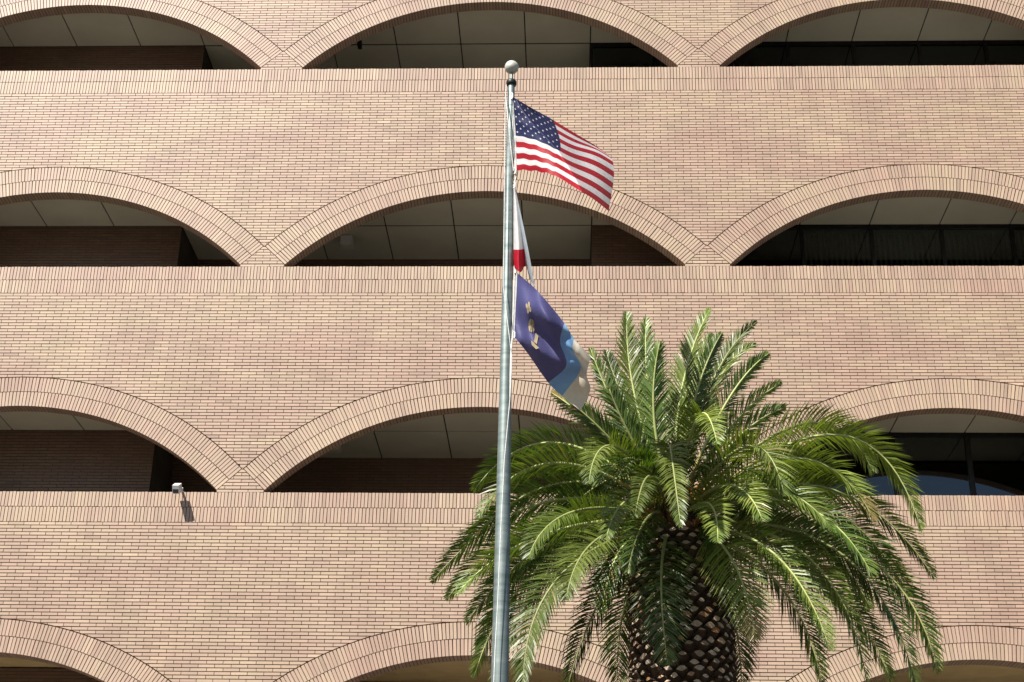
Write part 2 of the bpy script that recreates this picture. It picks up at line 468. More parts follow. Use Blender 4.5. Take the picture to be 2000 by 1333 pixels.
# windows at the back of the right-hand loggias
win_x = [JX+PW_*i for i in range(4, 11)]
for k in (1, 2, 3):
    xs = win_x if k > 1 else [XR]+[JX+PW_*i for i in range(3, 11)]
    z0, z1 = ZL[k]-1.05, ZL[k]+CZ+.018
    for a, c in zip(xs[:-1], xs[1:]):
        f_ = MB()
        f_.box(a, a+.07, YB-.02, YB+.1, z0, z1)
        f_.box(a+.07, c-.0, YB-.02, YB+.1, z1-.09, z1); f_.box(a+.07, c, YB-.02, YB+.1, z0, z0+.08)
        if k == 3: f_.box(a+.07, a+.11, YB+.02, YB+.08, z0+.08, z1-.09)
        W = f_.build('window', M_dark, bld)
        gp = MB(); x0_ = a+.072 if k != 3 else a+.112
        gp.box(x0_, c-.002, YB+.03, YB+.042, z0+.082, z1-.092); gp.build('pane', M_glass, W)
        if k == 2 and a > 5.5:
            bl = MB(); n = 13
            for j in range(n):
                x = x0_+.05+(c-x0_-.07)*j/(n-1)
                bl.prism([(x-.035, YB+.20, z0+.1), (x+.03, YB+.245, z0+.1), (x+.03, YB+.245, z1-.1), (x-.035, YB+.20, z1-.1)], (.002, .004, 0), None, True)
            bl.build('blinds', M_blind, W)
# dim rooms behind the glass
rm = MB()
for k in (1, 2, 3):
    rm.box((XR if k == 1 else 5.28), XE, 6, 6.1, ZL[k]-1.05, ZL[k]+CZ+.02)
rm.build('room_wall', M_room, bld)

# small lights in the middle loggias
M_white, t, b = mat('white_enamel', (.72, .72, .70, 1), .45)
n_ = noise(t, 20, 3, wpos(t)); t.links.new(ramp(t, n_.outputs['Fac'], [(.3, (.66, .66, .64, 1)), (.7, (.76, .76, .74, 1))]), b.inputs['Base Color'])
M_lens, t, b = mat('dark_lens', (.03, .035, .04, 1), .15, 0, .6)
n_ = noise(t, 20, 3, wpos(t)); t.links.new(ramp(t, n_.outputs['Fac'], [(.3, (.025, .03, .03, 1)), (.7, (.05, .055, .06, 1))]), b.inputs['Base Color'])
for k, px, py, lab in ((2, 677, 468, 'pale square soffit light in the dark of the middle arch, beside the flag with stripes'),
                       (3, 651, 880, 'pale square soffit light in the dark of the middle arch, above the lowest full parapet')):
    p = at(px, py, 2.3)
    lt = thing('ceiling_light', lab, 'light fixture', (p.x, 2.3, ZL[k]+CZ-.003), 'unlit square lights under the loggia ceilings')
    q = MB(); q.box(p.x-.13, p.x+.13, 2.22, 2.48, ZL[k]+CZ-.25, ZL[k]+CZ-.03); q.build('housing', M_white, lt)
    q = MB(); q.box(p.x-.02, p.x+.02, 2.30, 2.36, ZL[k]+CZ-.03, ZL[k]+CZ); q.build('stem', M_dark, lt)
    q = MB(); q.box(p.x-.11, p.x+.11, 2.24, 2.46, ZL[k]+CZ-.258, ZL[k]+CZ-.25); q.build('diffuser', M_panel, lt)
p = at(702, 92, 1.5)  # small dark ceiling fixture of the top loggia
lt = thing('ceiling_fixture', 'small dark box fixture hanging from the top middle loggia ceiling near its left end', 'camera', (p.x, 1.5, ZL[1]+CZ-.003))
q = MB(); q.box(p.x-.045, p.x+.045, 1.42, 1.62, ZL[1]+CZ-.30, ZL[1]+CZ-.14); q.build('housing', M_dark, lt)
q = MB(); q.tube([(p.x, 1.5, ZL[1]+CZ-.14), (p.x, 1.5, ZL[1]+CZ)], .015); q.build('bracket', M_dark, lt)

# flood light on the parapet of the third row
zl = ZL[3]; fx = -5.72
fl = thing('flood_light', 'small white flood light clamped on the left brick parapet, casting a long shadow', 'light fixture', (fx, .0, zl))
q = MB(); q.box(fx-.05, fx+.05, .02, .22, zl-.002, zl+.02); q.box(fx-.02, fx+.02, .02, .06, zl+.02, zl+.10); q.build('mounting_plate', M_white, fl)
q = MB(); q.tube([(fx, .04, zl+.06), (fx, -.04, zl+.06), (fx-.01, -.20, zl+.03)], .025); q.build('arm', M_white, fl)
q = MB()
c0 = Vector((fx-.02, -.31, zl-.055)); ux = Vector((1, 0, 0)); uz = Vector((0, -.50, .866)); un = Vector((0, -.866, -.50))
def rect(c, w_, h_, n_): return [c-ux*w_/2-uz*h_/2+un*n_, c+ux*w_/2-uz*h_/2+un*n_, c+ux*w_/2+uz*h_/2+un*n_, c-ux*w_/2+uz*h_/2+un*n_]
q.prism(rect(c0, .125, .165, .03), -un*.22, None, True); q.build('housing', M_white, fl)
q = MB(); q.prism(rect(c0-uz*.03, .105, .075, .034), -un*.02, None, True); q.build('lens', M_lens, fl)

# ------------------------------------------------------------------ flagpole
PY = -13.2
M_alu, t, b = mat('brushed_aluminium', (.35, .4, .4, 1), .36, .6, .5)
n_ = noise(t, 1.0, 5, wpos(t, (1, 1, 14)), .6)
t.links.new(ramp(t, n_.outputs['Fac'], [(.3, (.13, .17, .165, 1)), (.45, (.205, .25, .24, 1)), (.7, (.28, .325, .31, 1))]), b.inputs['Base Color'])
n2 = noise(t, 1.7, 3, wpos(t, (.2, .2, 26)), .6)
rr = N(t, 'ShaderNodeMapRange'); rr.inputs['To Min'].default_value = .38; rr.inputs['To Max'].default_value = .62
t.links.new(n2.outputs['Fac'], rr.inputs['Value']); t.links.new(rr.outputs[0], b.inputs['Roughness'])
M_ball, t, b = mat('ball_finish', (.62, .58, .48, 1), .5, .25, .4)
n_ = noise(t, 12, 4, wpos(t)); t.links.new(ramp(t, n_.outputs['Fac'], [(.3, (.46, .46, .40, 1)), (.7, (.60, .59, .52, 1))]), b.inputs['Base Color'])
M_rope, t, b = mat('rope', (.7, .7, .68, 1), .9)
n_ = noise(t, 60, 2, wpos(t)); t.links.new(ramp(t, n_.outputs['Fac'], [(.35, (.55, .55, .53, 1)), (.65, (.76, .76, .74, 1))]), b.inputs['Base Color'])
ptop = at(998, 165, PY); pbot = at(977, 1333, PY); bx = (ptop.x+pbot.x)/2
pole = thing('flagpole', 'tall tapered silver metal flagpole with a ball on top in front of the brick arches', 'flagpole', (bx, PY, 0))
prof = []
r_b = 17.3/FPX*pix(pbot)[2]; r_t = 6.6/FPX*pix(ptop)[2]
def prad(z):
    zz = max(0, z); s_ = (zz-pbot.z)/(ptop.z-pbot.z)
    return r_b+(r_t-r_b)*max(-.55, s_)
zz = [0+i*(ptop.z+.0)/60 for i in range(61)]
q = MB(); q.lathe(bx, PY, [(prad(z), z) for z in zz], 36); q.build('shaft', M_alu, pole, True)
zt = ptop.z
q = MB(); q.lathe(bx, PY, [(r_t+.006, zt-.30), (r_t+.006, zt-.26)], 24); q.build('seam_ring', M_alu, pole, True)
q = MB(); q.lathe(bx, PY, [(0.001, zt-.02), (.05, zt-.02), (.058, zt), (.058, zt+.03), (.05, zt+.045), (.001, zt+.045)], 28); q.build('truck', M_dark, pole, True)
q = MB(); q.lathe(bx, PY, [(.018, zt+.045), (.018, zt+.14)], 12); q.build('stem', M_alu, pole, True)
bc = at(998, 132, PY).z; br_ = 13.6/FPX*pix(at(998, 132, PY))[2]
q = MB(); q.lathe(bx, PY, [(max(.0005, br_*math.sin(math.pi*i/20)), bc-br_*math.cos(math.pi*i/20)) for i in range(21)], 32); q.build('ball', M_ball, pole, True)
q = MB(); q.lathe(bx, PY, [(.30, 0), (.30, .03), (.17, .10), (.12, .12)], 28); q.build('base_flange', M_alu, pole, True)
def rope(name, pl, r_=.0055):
    q = MB(); q.tube([at(a, b_, PY+c_) for a, b_, c_ in pl], r_, 6); q.build(name, M_rope, pole)
rope('halyard', [(989, 166, -.06), (987, 192, -.08), (986, 260, -.1), (985, 400, -.11), (983, 560, -.115), (1000, 700, -.12), (996, 780, -.13), (985, 900, -.135), (978, 1040, -.14), (972, 1180, -.145), (967, 1270, -.15), (964, 1345, -.155)], .0045)
rope('halyard', [(1002, 170, -.02), (999, 186, -.03), (1001, 240, -.03), (1004, 300, -.03), (1008, 345, -.03), (1004, 362, -.03), (1006, 430, -.03), (1005, 520, -.03), (1004, 560, -.03), (1001, 655, -.03), (998, 690, -.05), (994, 840, -.03)], .0075)
rope('halyard', [(988, 188, -.07), (993, 240, -.1), (998, 290, -.08), (1003, 334, -.03)], .006)
for a, b_ in ((999, 188), (1005, 334), (1004, 362), (1006, 527), (1003, 655)):
    p = at(a, b_, PY-.04); q = MB(); q.tube([p+Vector((0, 0, .045)), p+Vector((.012, 0, .02)), p+Vector((.012, 0, -.02)), p+Vector((0, 0, -.045))], .012, 6); q.build('snap_hook', M_rope, pole)

# ------------------------------------------------------------------ flags
def cloth(name, cols_node=None):
    m_ = bpy.data.materials.new(name); m_.use_nodes = True; t = m_.node_tree; t.nodes.clear()
    df = N(t, 'ShaderNodeBsdfPrincipled'); df.inputs['Roughness'].default_value = .55; df.inputs['Specular IOR Level'].default_value = .25
    df.inputs['Sheen Weight'].default_value = 0
    tl = N(t, 'ShaderNodeBsdfTranslucent'); mx = N(t, 'ShaderNodeMixShader'); mx.inputs[0].default_value = .44
    tp = N(t, 'ShaderNodeBsdfTransparent'); mx2 = N(t, 'ShaderNodeMixShader'); mx2.inputs[0].default_value = .015
    oo = N(t, 'ShaderNodeOutputMaterial')
    a = N(t, 'ShaderNodeAttribute'); a.attribute_name = 'tint'
    wv = noise(t, 9, 4, wpos(t), .6)
    col = mixc(t, a.outputs['Color'], ramp(t, wv.outputs['Fac'], [(.3, (.9, .9, .9, 1)), (.7, (1.05, 1.05, 1.05, 1))]), .8, 'MULTIPLY')
    t.links.new(col, df.inputs['Base Color']); t.links.new(col, tl.inputs['Color'])
    bp = N(t, 'ShaderNodeBump'); bp.inputs['Strength'].default_value = .35; bp.inputs['Distance'].default_value = .02
    t.links.new(wv.outputs['Fac'], bp.inputs['Height']); t.links.new(bp.outputs[0], df.inputs['Normal'])
    t.links.new(df.outputs[0], mx.inputs[1]); t.links.new(tl.outputs[0], mx.inputs[2]); t.links.new(mx.outputs[0], mx2.inputs[1]); t.links.new(tp.outputs[0], mx2.inputs[2]); t.links.new(mx2.outputs[0], oo.inputs[0])
    return m_
M_cloth = cloth('flag_cloth')
def interp1(xs, vs, x):
    """monotone-ish Catmull-Rom through (xs, vs)"""
    n = len(xs)
    i = 0
    while i < n-2 and x > xs[i+1]: i += 1
    h = xs[i+1]-xs[i]; s_ = (x-xs[i])/h
    def tan(j):
        if j == 0: return (vs[1]-vs[0])/(xs[1]-xs[0])
        if j == n-1: return (vs[-1]-vs[-2])/(xs[-1]-xs[-2])
        return (vs[j+1]-vs[j-1])/(xs[j+1]-xs[j-1])
    m0, m1 = tan(i)*h, tan(i+1)*h
    return (2*s_**3-3*s_**2+1)*vs[i]+(s_**3-2*s_**2+s_)*m0+(-2*s_**3+3*s_**2)*vs[i+1]+(s_**3-s_**2)*m1
class Flag:
    def __init__(s, us, vs, grid, depth):
        s.us, s.vs, s.g, s.d = us, vs, grid, depth     # grid[u][v] = (px, py)
    def P(s, u, v):
        xs = [interp1(s.vs, [Vector((p[0], p[1], 0)) for p in col], v) for col in s.g]
        p = interp1(s.us, xs, u)
        return at(p.x, p.y+(s.wob(u, v) if hasattr(s, 'wob') else 0), PY+s.d(u, v))
    def mesh(s, nu, nv, colf, us=None):
        mb = MB(); us = us or [i/nu for i in range(nu+1)]; vs = [j/nv for j in range(nv+1)]
        pts = [[s.P(u, v) for v in vs] for u in us]
        base = 0
        for col in pts: mb.v.extend(tuple(p) for p in col)
        for i in range(len(us)-1):
            for j in range(nv):
                mb.f.append((i*(nv+1)+j, i*(nv+1)+j+1, (i+1)*(nv+1)+j+1, (i+1)*(nv+1)+j)); mb.mi.append(0)
                mb.c.append(colf((us[i]+us[i+1])/2, (vs[j]+vs[j+1])/2))
        return mb
    def mark(s, mb, poly, col, off=.004):
        pts = [s.P(u, v) for u, v in poly]
        n = (pts[1]-pts[0]).cross(pts[2]-pts[0]); n.normalize()
        if n.dot(CAM-pts[0]) < 0: n = -n; pts.reverse()
        mb.poly([p+n*off for p in pts], col); mb.poly([p-n*off for p in reversed(pts)], col)
WHITE = (.78, .77, .78); RED = (.42, .010, .026); NAVY = (.012, .018, .085)
sm = lambda a, b_, x: (lambda q: q*q*(3-2*q))(min(1, max(0, (x-a)/(b_-a))))
def d1(u, v):
    r_ = .06+.62*v**1.15          # the fold runs from the upper hoist corner down to the lower middle
    tent = min(u, r_)*1.05 - max(0, u-r_)*3.0
    return -tent*.9 - .02 + 1.1*(v-.5)*max(0, u-r_) - .6*v*min(u, r_) + .045*math.sin(9*u+4*v)*min(1, u*5) + .032*math.sin(17*u-6*v)*min(1, u*4)*(.4+.6*v)+.012*math.sin(31*v+5*u)*max(0, .45-u)
us = [0, .2, .4, .7, 1]; vs = [0, .3077, .5385, 1]
grid = [[(999, 188), (1002, 231), (1004, 264), (1006, 332)],
        [(1036, 210), (1043, 247), (1049, 275), (1050, 335)],
        [(1081, 235), (1093, 270), (1095, 296), (1090, 346)],
        [(1147, 275), (1146, 292), (1146, 318), (1141, 378)],
        [(1188, 303), (1197, 316), (1199, 347), (1189, 413)]]
F1 = Flag(us, vs, grid, d1)
def c1(u, v):
    s_ = int(v*13)
    if u < .4 and s_ < 7: return NAVY
    return RED if s_ % 2 == 0 else WHITE
F1.wob = lambda u, v: (3.6*math.sin(2*math.pi*(u-.38)/.62)*min(1, v*3+.2) if u > .38 else 0)*(1-.6*v)+(1.2*math.sin(60*u)*v if u < .38 else 0)
flag1 = F1.mesh(70, 78, c1, [i/70 for i in range(71)])
fo = flag1.build('striped_flag', M_cloth, None, True, label='red and white striped flag with starred navy canton, uppermost flag on the pole', category='flag')
st = MB()
for r_ in range(9):
    for c_ in range(11):
        if (r_+c_) % 2: continue
        cu, cv = .4*(c_+1)/12, .5385*(r_+1)/10
        pts = []
        for q_ in range(10):
            rr_ = (.0155 if q_ % 2 == 0 else .0065); a = math.pi*q_/5
            pts.append((cu+rr_*math.sin(a)*.62, cv-rr_*math.cos(a)*1.15))
        cen = (cu, cv)
        for q_ in range(10):
            F1.mark(st, [cen, pts[q_], pts[(q_+1) % 10]], WHITE)
st.build('star', M_cloth, fo)
hs = MB()
for j in range(12):
    v0, v1 = j/12, (j+1)/12
    F1.mark(hs, [(0, v0), (.018, v0), (.018, v1), (0, v1)], (.7, .7, .68), .006)
hs.build('header_band', M_cloth, fo)

# blue flag
PUR = (.085, .085, .235); LBL = (.20, .40, .66); CRM = (.74, .68, .56)
us = [0, .3, .6, .8, 1]; vs = [0, .33, .67, 1]
grid = [[(1007, 531), (1006, 572), (1004, 614), (1002, 655)],
        [(1050, 569), (1043, 612), (1037, 655), (1030, 690)],
        [(1102, 631), (1094, 668), (1106, 714), (1071, 748)],
        [(1121, 661), (1119, 684), (1134, 722), (1098, 774)],
        [(1154, 697), (1146, 733), (1153, 762), (1134, 803)]]
def d3(u, v):
    return (-.34*math.sin(math.pi*min(1, u*1.15))*(.5+.5*math.cos(2.6*(v-.15)))+.30*u*v-.1*u
            + .07*math.sin(11*v+6*u)*min(1, 3*u)+.04*math.sin(15*u-9*v)*min(1, 3*u)-.02)
F3 = Flag(us, vs, grid, d3)
fb = F3.mesh(60, 40, lambda u, v: PUR if u < .6 else (LBL if u < .8 else CRM), [i/60 for i in range(61)])
bo = fb.build('blue_flag', M_cloth, None, True, label='blue flag with gold emblem, pale blue and cream bands, lowest on the pole', category='flag')
GOLD = (.58, .47, .27)
def disc(cu, cv, ru, rv, n=10, f=lambda a: 1):
    em = MB(); pts = [(cu+ru*f(2*math.pi*i/n)*math.cos(2*math.pi*i/n), cv+rv*f(2*math.pi*i/n)*math.sin(2*math.pi*i/n)) for i in range(n)]
    for i in range(n): F3.mark(em, [(cu, cv), pts[i], pts[(i+1) % n]], GOLD, .013)
    em.build('emblem', M_cloth, bo)
disc(.232, .33, .044, .085, 16, lambda a: .55+.45*abs(math.cos(2*a)))
disc(.292, .53, .032, .105, 12)
for quad in ([(.335, .60), (.362, .60), (.362, .74), (.335, .74)], [(.315, .742), (.392, .742), (.375, .80), (.33, .80)]): em = MB(); F3.mark(em, quad, GOLD, .013); em.build('emblem', M_cloth, bo)
hs = MB()
for j in range(12): F3.mark(hs, [(0, j/12), (.03, j/12), (.03, (j+1)/12), (0, (j+1)/12)], (.75, .75, .74), .006)
hs.build('header_band', M_cloth, bo)

# limp white flag with a red stripe
us = [0, .3, .55, .75, 1]; vs = [0, .35, .75, .9, 1]
grid = [[(1003, 364), (1003, 420), (1003, 488), (1003, 508), (1004, 522)],
        [(1005, 366), (1011, 420), (1016, 488), (1016, 510), (1017, 532)],
        [(1007, 368), (1017, 420), (1024, 488), (1026, 505), (1027, 520)],
        [(1006, 372), (1014, 430), (1026, 500), (1032, 530), (1036, 546)],
        [(1008, 376), (1022, 440), (1035, 505), (1041, 540), (1045, 562)]]
def d2(u, v): return -.03-.10*math.sin(u*7.5)*min(1, .25+v)-.05*u
F2 = Flag(us, vs, grid, d2)
RED2 = (.50, .01, .03)
mb2 = F2.mesh(40, 48, lambda u, v: RED2 if (v > .76 and u < .56) else ((.50, .58, .64) if u > .62 else WHITE), [i/40 for i in range(41)])  # second fold greyed blue, its shade painted into the white cloth
wo = mb2.build('white_flag', M_cloth, None, True, label='limp white flag with red bottom stripe hanging folded between the other two flags', category='flag')
hk = MB()
for v0, v1, u0_, u1_ in ((.88, .97, .60, .72), (.90, .98, .74, .80)): F2.mark(hk, [(u0_, v0), (u1_, v0+.01), (u1_, v1), (u0_, v1)], (.02, .02, .03), .006)
hk.build('lettering', M_cloth, wo)

# ------------------------------------------------------------------ palm
QY = -10.2
def leaf_mat(name, spec=.5):
    m_ = bpy.data.materials.new(name); m_.use_nodes = True; t = m_.node_tree; t.nodes.clear()
    df = N(t, 'ShaderNodeBsdfPrincipled'); df.inputs['Roughness'].default_value = .4; df.inputs['Specular IOR Level'].default_value = spec
    tl = N(t, 'ShaderNodeBsdfTranslucent'); mx = N(t, 'ShaderNodeMixShader'); mx.inputs[0].default_value = .22
    oo = N(t, 'ShaderNodeOutputMaterial')
    a = N(t, 'ShaderNodeAttribute'); a.attribute_name = 'tint'
    wv = noise(t, 4, 4, wpos(t), .6)
    col = mixc(t, a.outputs['Color'], ramp(t, wv.outputs['Fac'], [(.3, (.78, .80, .8, 1)), (.7, (1.15, 1.12, 1.0, 1))]), .8, 'MULTIPLY')
    tc = mixc(t, col, (1.5, 1.7, .5, 1), 1.0, 'MULTIPLY')
    t.links.new(col, df.inputs['Base Color']); t.links.new(tc, tl.inputs['Color'])
    t.links.new(df.outputs[0], mx.inputs[1]); t.links.new(tl.outputs[0], mx.inputs[2]); t.links.new(mx.outputs[0], oo.inputs[0])
    return m_
M_leaf = leaf_mat('palm_leaflet')
M_rach, t, b = mat('palm_rachis', (.3, .3, .1, 1), .5, 0, .4)
a_ = N(t, 'ShaderNodeAttribute'); a_.attribute_name = 'tint'; n_ = noise(t, 14, 3, wpos(t))
t.links.new(mixc(t, a_.outputs['Color'], ramp(t, n_.outputs['Fac'], [(.3, (.8, .8, .8, 1)), (.7, (1.1, 1.1, 1.1, 1))]), .8, 'MULTIPLY'), b.inputs['Base Color'])
M_bark, t, b = mat('palm_bark', (.1, .07, .045, 1), .9)
n_ = noise(t, 22, 6, wpos(t, (1, 1, .5)), .7); t.links.new(ramp(t, n_.outputs['Fac'], [(.3, (.035, .02, .012, 1)), (.7, (.10, .058, .032, 1))]), b.inputs['Base Color'])
bump(t, b, n_.outputs['Fac'], .8, .03)
M_boot, t, b = mat('leaf_base', (.3, .2, .12, 1), .75)
oi = N(t, 'ShaderNodeObjectInfo'); n_ = noise(t, 30, 5, wpos(t), .7)
c_ = ramp(t, oi.outputs['Random'], [(.0, (.30, .22, .15, 1)), (.4, (.52, .41, .29, 1)), (.65, (.44, .35, .26, 1)), (.85, (.44, .22, .09, 1)), (1, (.62, .53, .42, 1))])
t.links.new(mixc(t, c_, ramp(t, n_.outputs['Fac'], [(.3, (.6, .55, .5, 1)), (.65, (1.1, 1.1, 1.1, 1))]), .9, 'MULTIPLY'), b.inputs['Base Color'])
bump(t, b, n_.outputs['Fac'], .6, .01)

cc0 = at(1324, 1010, QY); TX = cc0.x
palm = thing('palm_tree', 'stout date palm with full crown of arching green fronds before the wall', 'palm tree', (TX, QY, 0))
CZP = cc0.z
# trunk
def trad(z):
    top = CZP-.25
    if z > top: return max(.05, .50-(z-top)*.55)
    if z > top-.6: return .50+.06*(top-z)/.6
    if z > 4.0: return .56
    return .56+.06*math.sin(z*.9)
q = MB(); zz = [i*.12 for i in range(int((CZP+.35)/.12)+1)]
q.lathe(TX, QY, [(trad(z)-.05+random.gauss(0, .006), z) for z in zz], 40); TR = q.build('trunk', M_bark, palm)
# leaf bases in spirals
bm_ = []
for v_ in range(6):
    q = MB(); rv = random.Random(v_)
    wf, hf = .058*rv.uniform(.7, 1.12), .034*rv.uniform(.7, 1.15)
    wb, hb = .085, .056
    yo = -.075-.012*rv.random()
    face = [(-wf, yo+.012, rv.uniform(-.008, .008)), (-wf*.35, yo, -hf*.8), (rv.uniform(-.01, .01), yo-.004, -hf), (wf*.4, yo, -hf*.75), (wf, yo+.012, rv.uniform(-.008, .008)), (wf*.35, yo+.012, hf*.8), (0, yo+.018, hf), (-wf*.4, yo+.012, hf*.75)]
    back = [(-wb, .03, -.03), (-wb*.5, .03, -hb*.8-.03), (0, .03, -hb-.035), (wb*.5, .03, -hb*.8-.03), (wb, .03, -.03), (wb*.5, .03, hb*.7-.03), (0, .03, hb-.03), (-wb*.5, .03, hb*.7-.03)]
    q.poly(face)
    for i in range(8):
        j = (i+1) % 8; q.poly([face[j], face[i], back[i], back[j]], None, 1)
    bm_.append(q.mesh('leaf_base', [M_boot, M_bark]))
NR = 23; dz = .084
boots = []
z = .3; row = 0
while z < CZP-.30:
    for i in range(NR):
        a = 2*math.pi*(i+.5*(row % 2))/NR + random.gauss(0, .022)
        zz_ = z+random.gauss(0, .011)
        x, y = TX+math.cos(a)*(trad(zz_)-.03), QY+math.sin(a)*(trad(zz_)-.03)
        vis = (Vector((math.cos(a), math.sin(a), 0)).dot((CAM-Vector((x, y, zz_))).normalized()))
        px, py, d_ = pix(Vector((x, y, zz_)))
        boots.append(((vis if py < 1345 and vis > .05 else -1), x, y, zz_, a))
    z += dz; row += 1
boots.sort(key=lambda q: -q[0])
bs = MB()
for n__, (vis, x, y, z_, a) in enumerate(boots):
    me = random.choice(bm_); ang = a+math.pi/2; sc_ = random.uniform(.72, 1.12)
    if n__ < 300 and vis > 0:
        o = bpy.data.objects.new('leaf_base', me); C.objects.link(o); o.parent = TR
        o.location = Vector((x, y, z_))-PW[palm.name]-(PW[TR.name]-PW[palm.name]) if False else Vector((x, y, z_))-PW[TR.name]
        o.rotation_euler = (random.gauss(-.12, .14), random.gauss(0, .14), ang); o.scale = (sc_, 1, sc_)
    else:
        R_ = Matrix.Rotation(ang, 3, 'Z'); off = len(bs.v)
        for v_ in me.vertices: bs.v.append(tuple(R_ @ v_.co + Vector((x, y, z_))))
        for p_ in me.polygons:
            bs.f.append(tuple(off+i for i in p_.vertices)); bs.c.append(None); bs.mi.append(p_.material_index)
bs.build('leaf_base_cover', [M_boot, M_bark], TR, kind='stuff')

VIEW = (cc0-CAM).normalized()
RX = random.Random(5)
def frond(base, mid, tip, L=.37, tw=.55, hue=0, n=108, flat=.25, bright=None, sw=0.):
    bright = bright or RX.uniform(.58, 1.25); dry = RX.random()  # tone spread puts shaded and sunlit greens into the frond colour
    ctrl = 2*mid-.5*(base+tip)
    # an extra point keeps the tip hanging
    def B(t_): return (1-t_)**2*base+2*t_*(1-t_)*ctrl+t_*t_*tip
    def T(t_): return (2*(1-t_)*(ctrl-base)+2*t_*(tip-ctrl)).normalized()
    length = sum((B((i+1)/20)-B(i/20)).length for i in range(20))
    out = (tip-base); 
    Sh = out.cross(Vector((0, 0, 1)))
    if Vector((out.x, out.y, 0)).length < .35: Sh = Vector((1, .2, 0))
    Sh.normalize()
    rc = MB(); cols = []; pts = []; rads = []
    k = 22
    for i in range(k+1):
        t_ = i/k; pts.append(B(t_)); rads.append(.022*(1-t_)**.8+.0035)
        f_ = min(1, t_/.22)
        o_ = (.34, .15, .025); g_ = (.34*bright, .38*bright, .13*bright)
        cols.append(tuple(o_[j]*(1-f_)+g_[j]*f_ for j in range(3)))
    rc.tube(pts, rads, 5, cols)
    lf = MB()
    cnt = int(n*min(1.25, max(.55, length/2.6)))
    rr = RX
    for side in (-1, 1):
        for i in range(cnt):
            t_ = .09+.91*(i+rr.random()*.5)/cnt
            if t_ < .2 and rr.random() < .35: continue
            p = B(t_); tn = T(t_)
            S_c = tn.cross(VIEW)
            if S_c.length < .12: S_c = Sh.copy()
            S_c.normalize()
            if S_c.dot(Sh) < 0: S_c = -S_c
            S = (Sh*(1-tw)+S_c*tw); S = (S-tn*S.dot(tn)).normalized()
            Nn = S.cross(tn)
            if Nn.z < 0: Nn = -Nn
            prof = math.sin(math.pi*min(1, (t_*.92+.09)))**.55
            if t_ < .3: prof *= .55+.45*t_/.3
            ll = L*prof*(.88+.2*rr.random()) + .04
            sweep = .74+sw+.62*t_+rr.gauss(0, .05)
            d = (S*side*math.cos(sweep*.72)+tn*math.sin(sweep*.72)+Nn*(flat+rr.gauss(0, .10)))
            d.normalize()
            wv = tn.cross(d)
            nl = d.cross(tn).normalized()
            roll = rr.gauss(.25*side, .35)
            wd = (tn-d*tn.dot(d)).normalized(); wd = (wd*math.cos(roll)+nl*math.sin(roll))
            w_ = .0098*(.8+.4*rr.random())
            droop = Vector((0, 0, -1))*ll*(.10+.10*rr.random())
            p1 = p+d*ll*.45; p2 = p+d*ll+droop
            yl = rr.random()
            base_c = (.066+.048*hue, .115+.046*hue, .018+.010*hue) if yl < .88 else (.13, .17, .035)  # hue adds yellow-green, for yellow fronds and painted sunlit ones
            if t_ > .9: base_c = (.12, .17, .035)
            if yl > .985 or (t_ > .86 and dry > .93): base_c = (.25, .20, .07)
            j_ = rr.gauss(1, .13)*bright
            c_ = (base_c[0]*j_, base_c[1]*j_, base_c[2]*j_)
            lf.poly([p-wd*w_*.45, p+wd*w_*.45, p1+wd*w_, p1-wd*w_], c_)
            lf.poly([p1-wd*w_, p1+wd*w_, p2], c_)
    fo_ = lf.build('frond', M_leaf, palm); rc.build('rachis', M_rach, fo_, True)

def F(b_, m_, t_, dm=0., dt=0., db=0., **kw):
    frond(at(b_[0], b_[1], QY+db), at(m_[0], m_[1], QY+dm), at(t_[0], t_[1], QY+dt), **kw)
# upright fronds in the middle of the crown
F((1300, 960), (1240, 775), (1224, 610), .1, .3, sw=.30, L=.39, tw=.75, hue=1)
F((1305, 950), (1268, 780), (1262, 622), .2, .5, sw=.30, L=.39, tw=.5)
F((1308, 960), (1277, 810), (1289, 668), -.25, -.45, sw=.30, L=.39, tw=.85)
F((1320, 950), (1332, 760), (1386, 604), -.1, .1, sw=.30, L=.39, tw=.55, hue=1)
F((1322, 950), (1345, 770), (1394, 655), .5, .9, sw=.30, L=.39, tw=.5, hue=3)
F((1322, 955), (1358, 775), (1409, 652), -.15, -.2, sw=.30, L=.31, tw=.7)
F((1330, 955), (1392, 745), (1478, 629), 0, .2, sw=.30, L=.31, tw=.55, hue=1)
F((1330, 955), (1400, 750), (1474, 676), .5, .8, sw=.30, L=.31, tw=.45, hue=3)
F((1340, 960), (1420, 785), (1500, 692), -.1, -.1, sw=.30, L=.31, tw=.6)
F((1340, 965), (1430, 830), (1526, 748), .1, .2, sw=.30, L=.31, tw=.5, hue=1)
F((1345, 975), (1445, 852), (1534, 797), -.2, -.1, sw=.30, L=.31, tw=.5)
F((1295, 965), (1210, 815), (1153, 680), 0, 0, sw=.30, L=.31, tw=.7)
F((1300, 960), (1222, 790), (1184, 688), .5, .8, sw=.30, L=.31, tw=.4)
F((1290, 975), (1180, 850), (1078, 768), -.1, 0, sw=.30, L=.39, tw=.6)
F((1290, 980), (1195, 862), (1118, 790), -.5, -.6, sw=.30, L=.31, tw=.6)
F((1300, 970), (1235, 860), (1190, 760), -.3, -.5, sw=.30, L=.39, tw=.7)
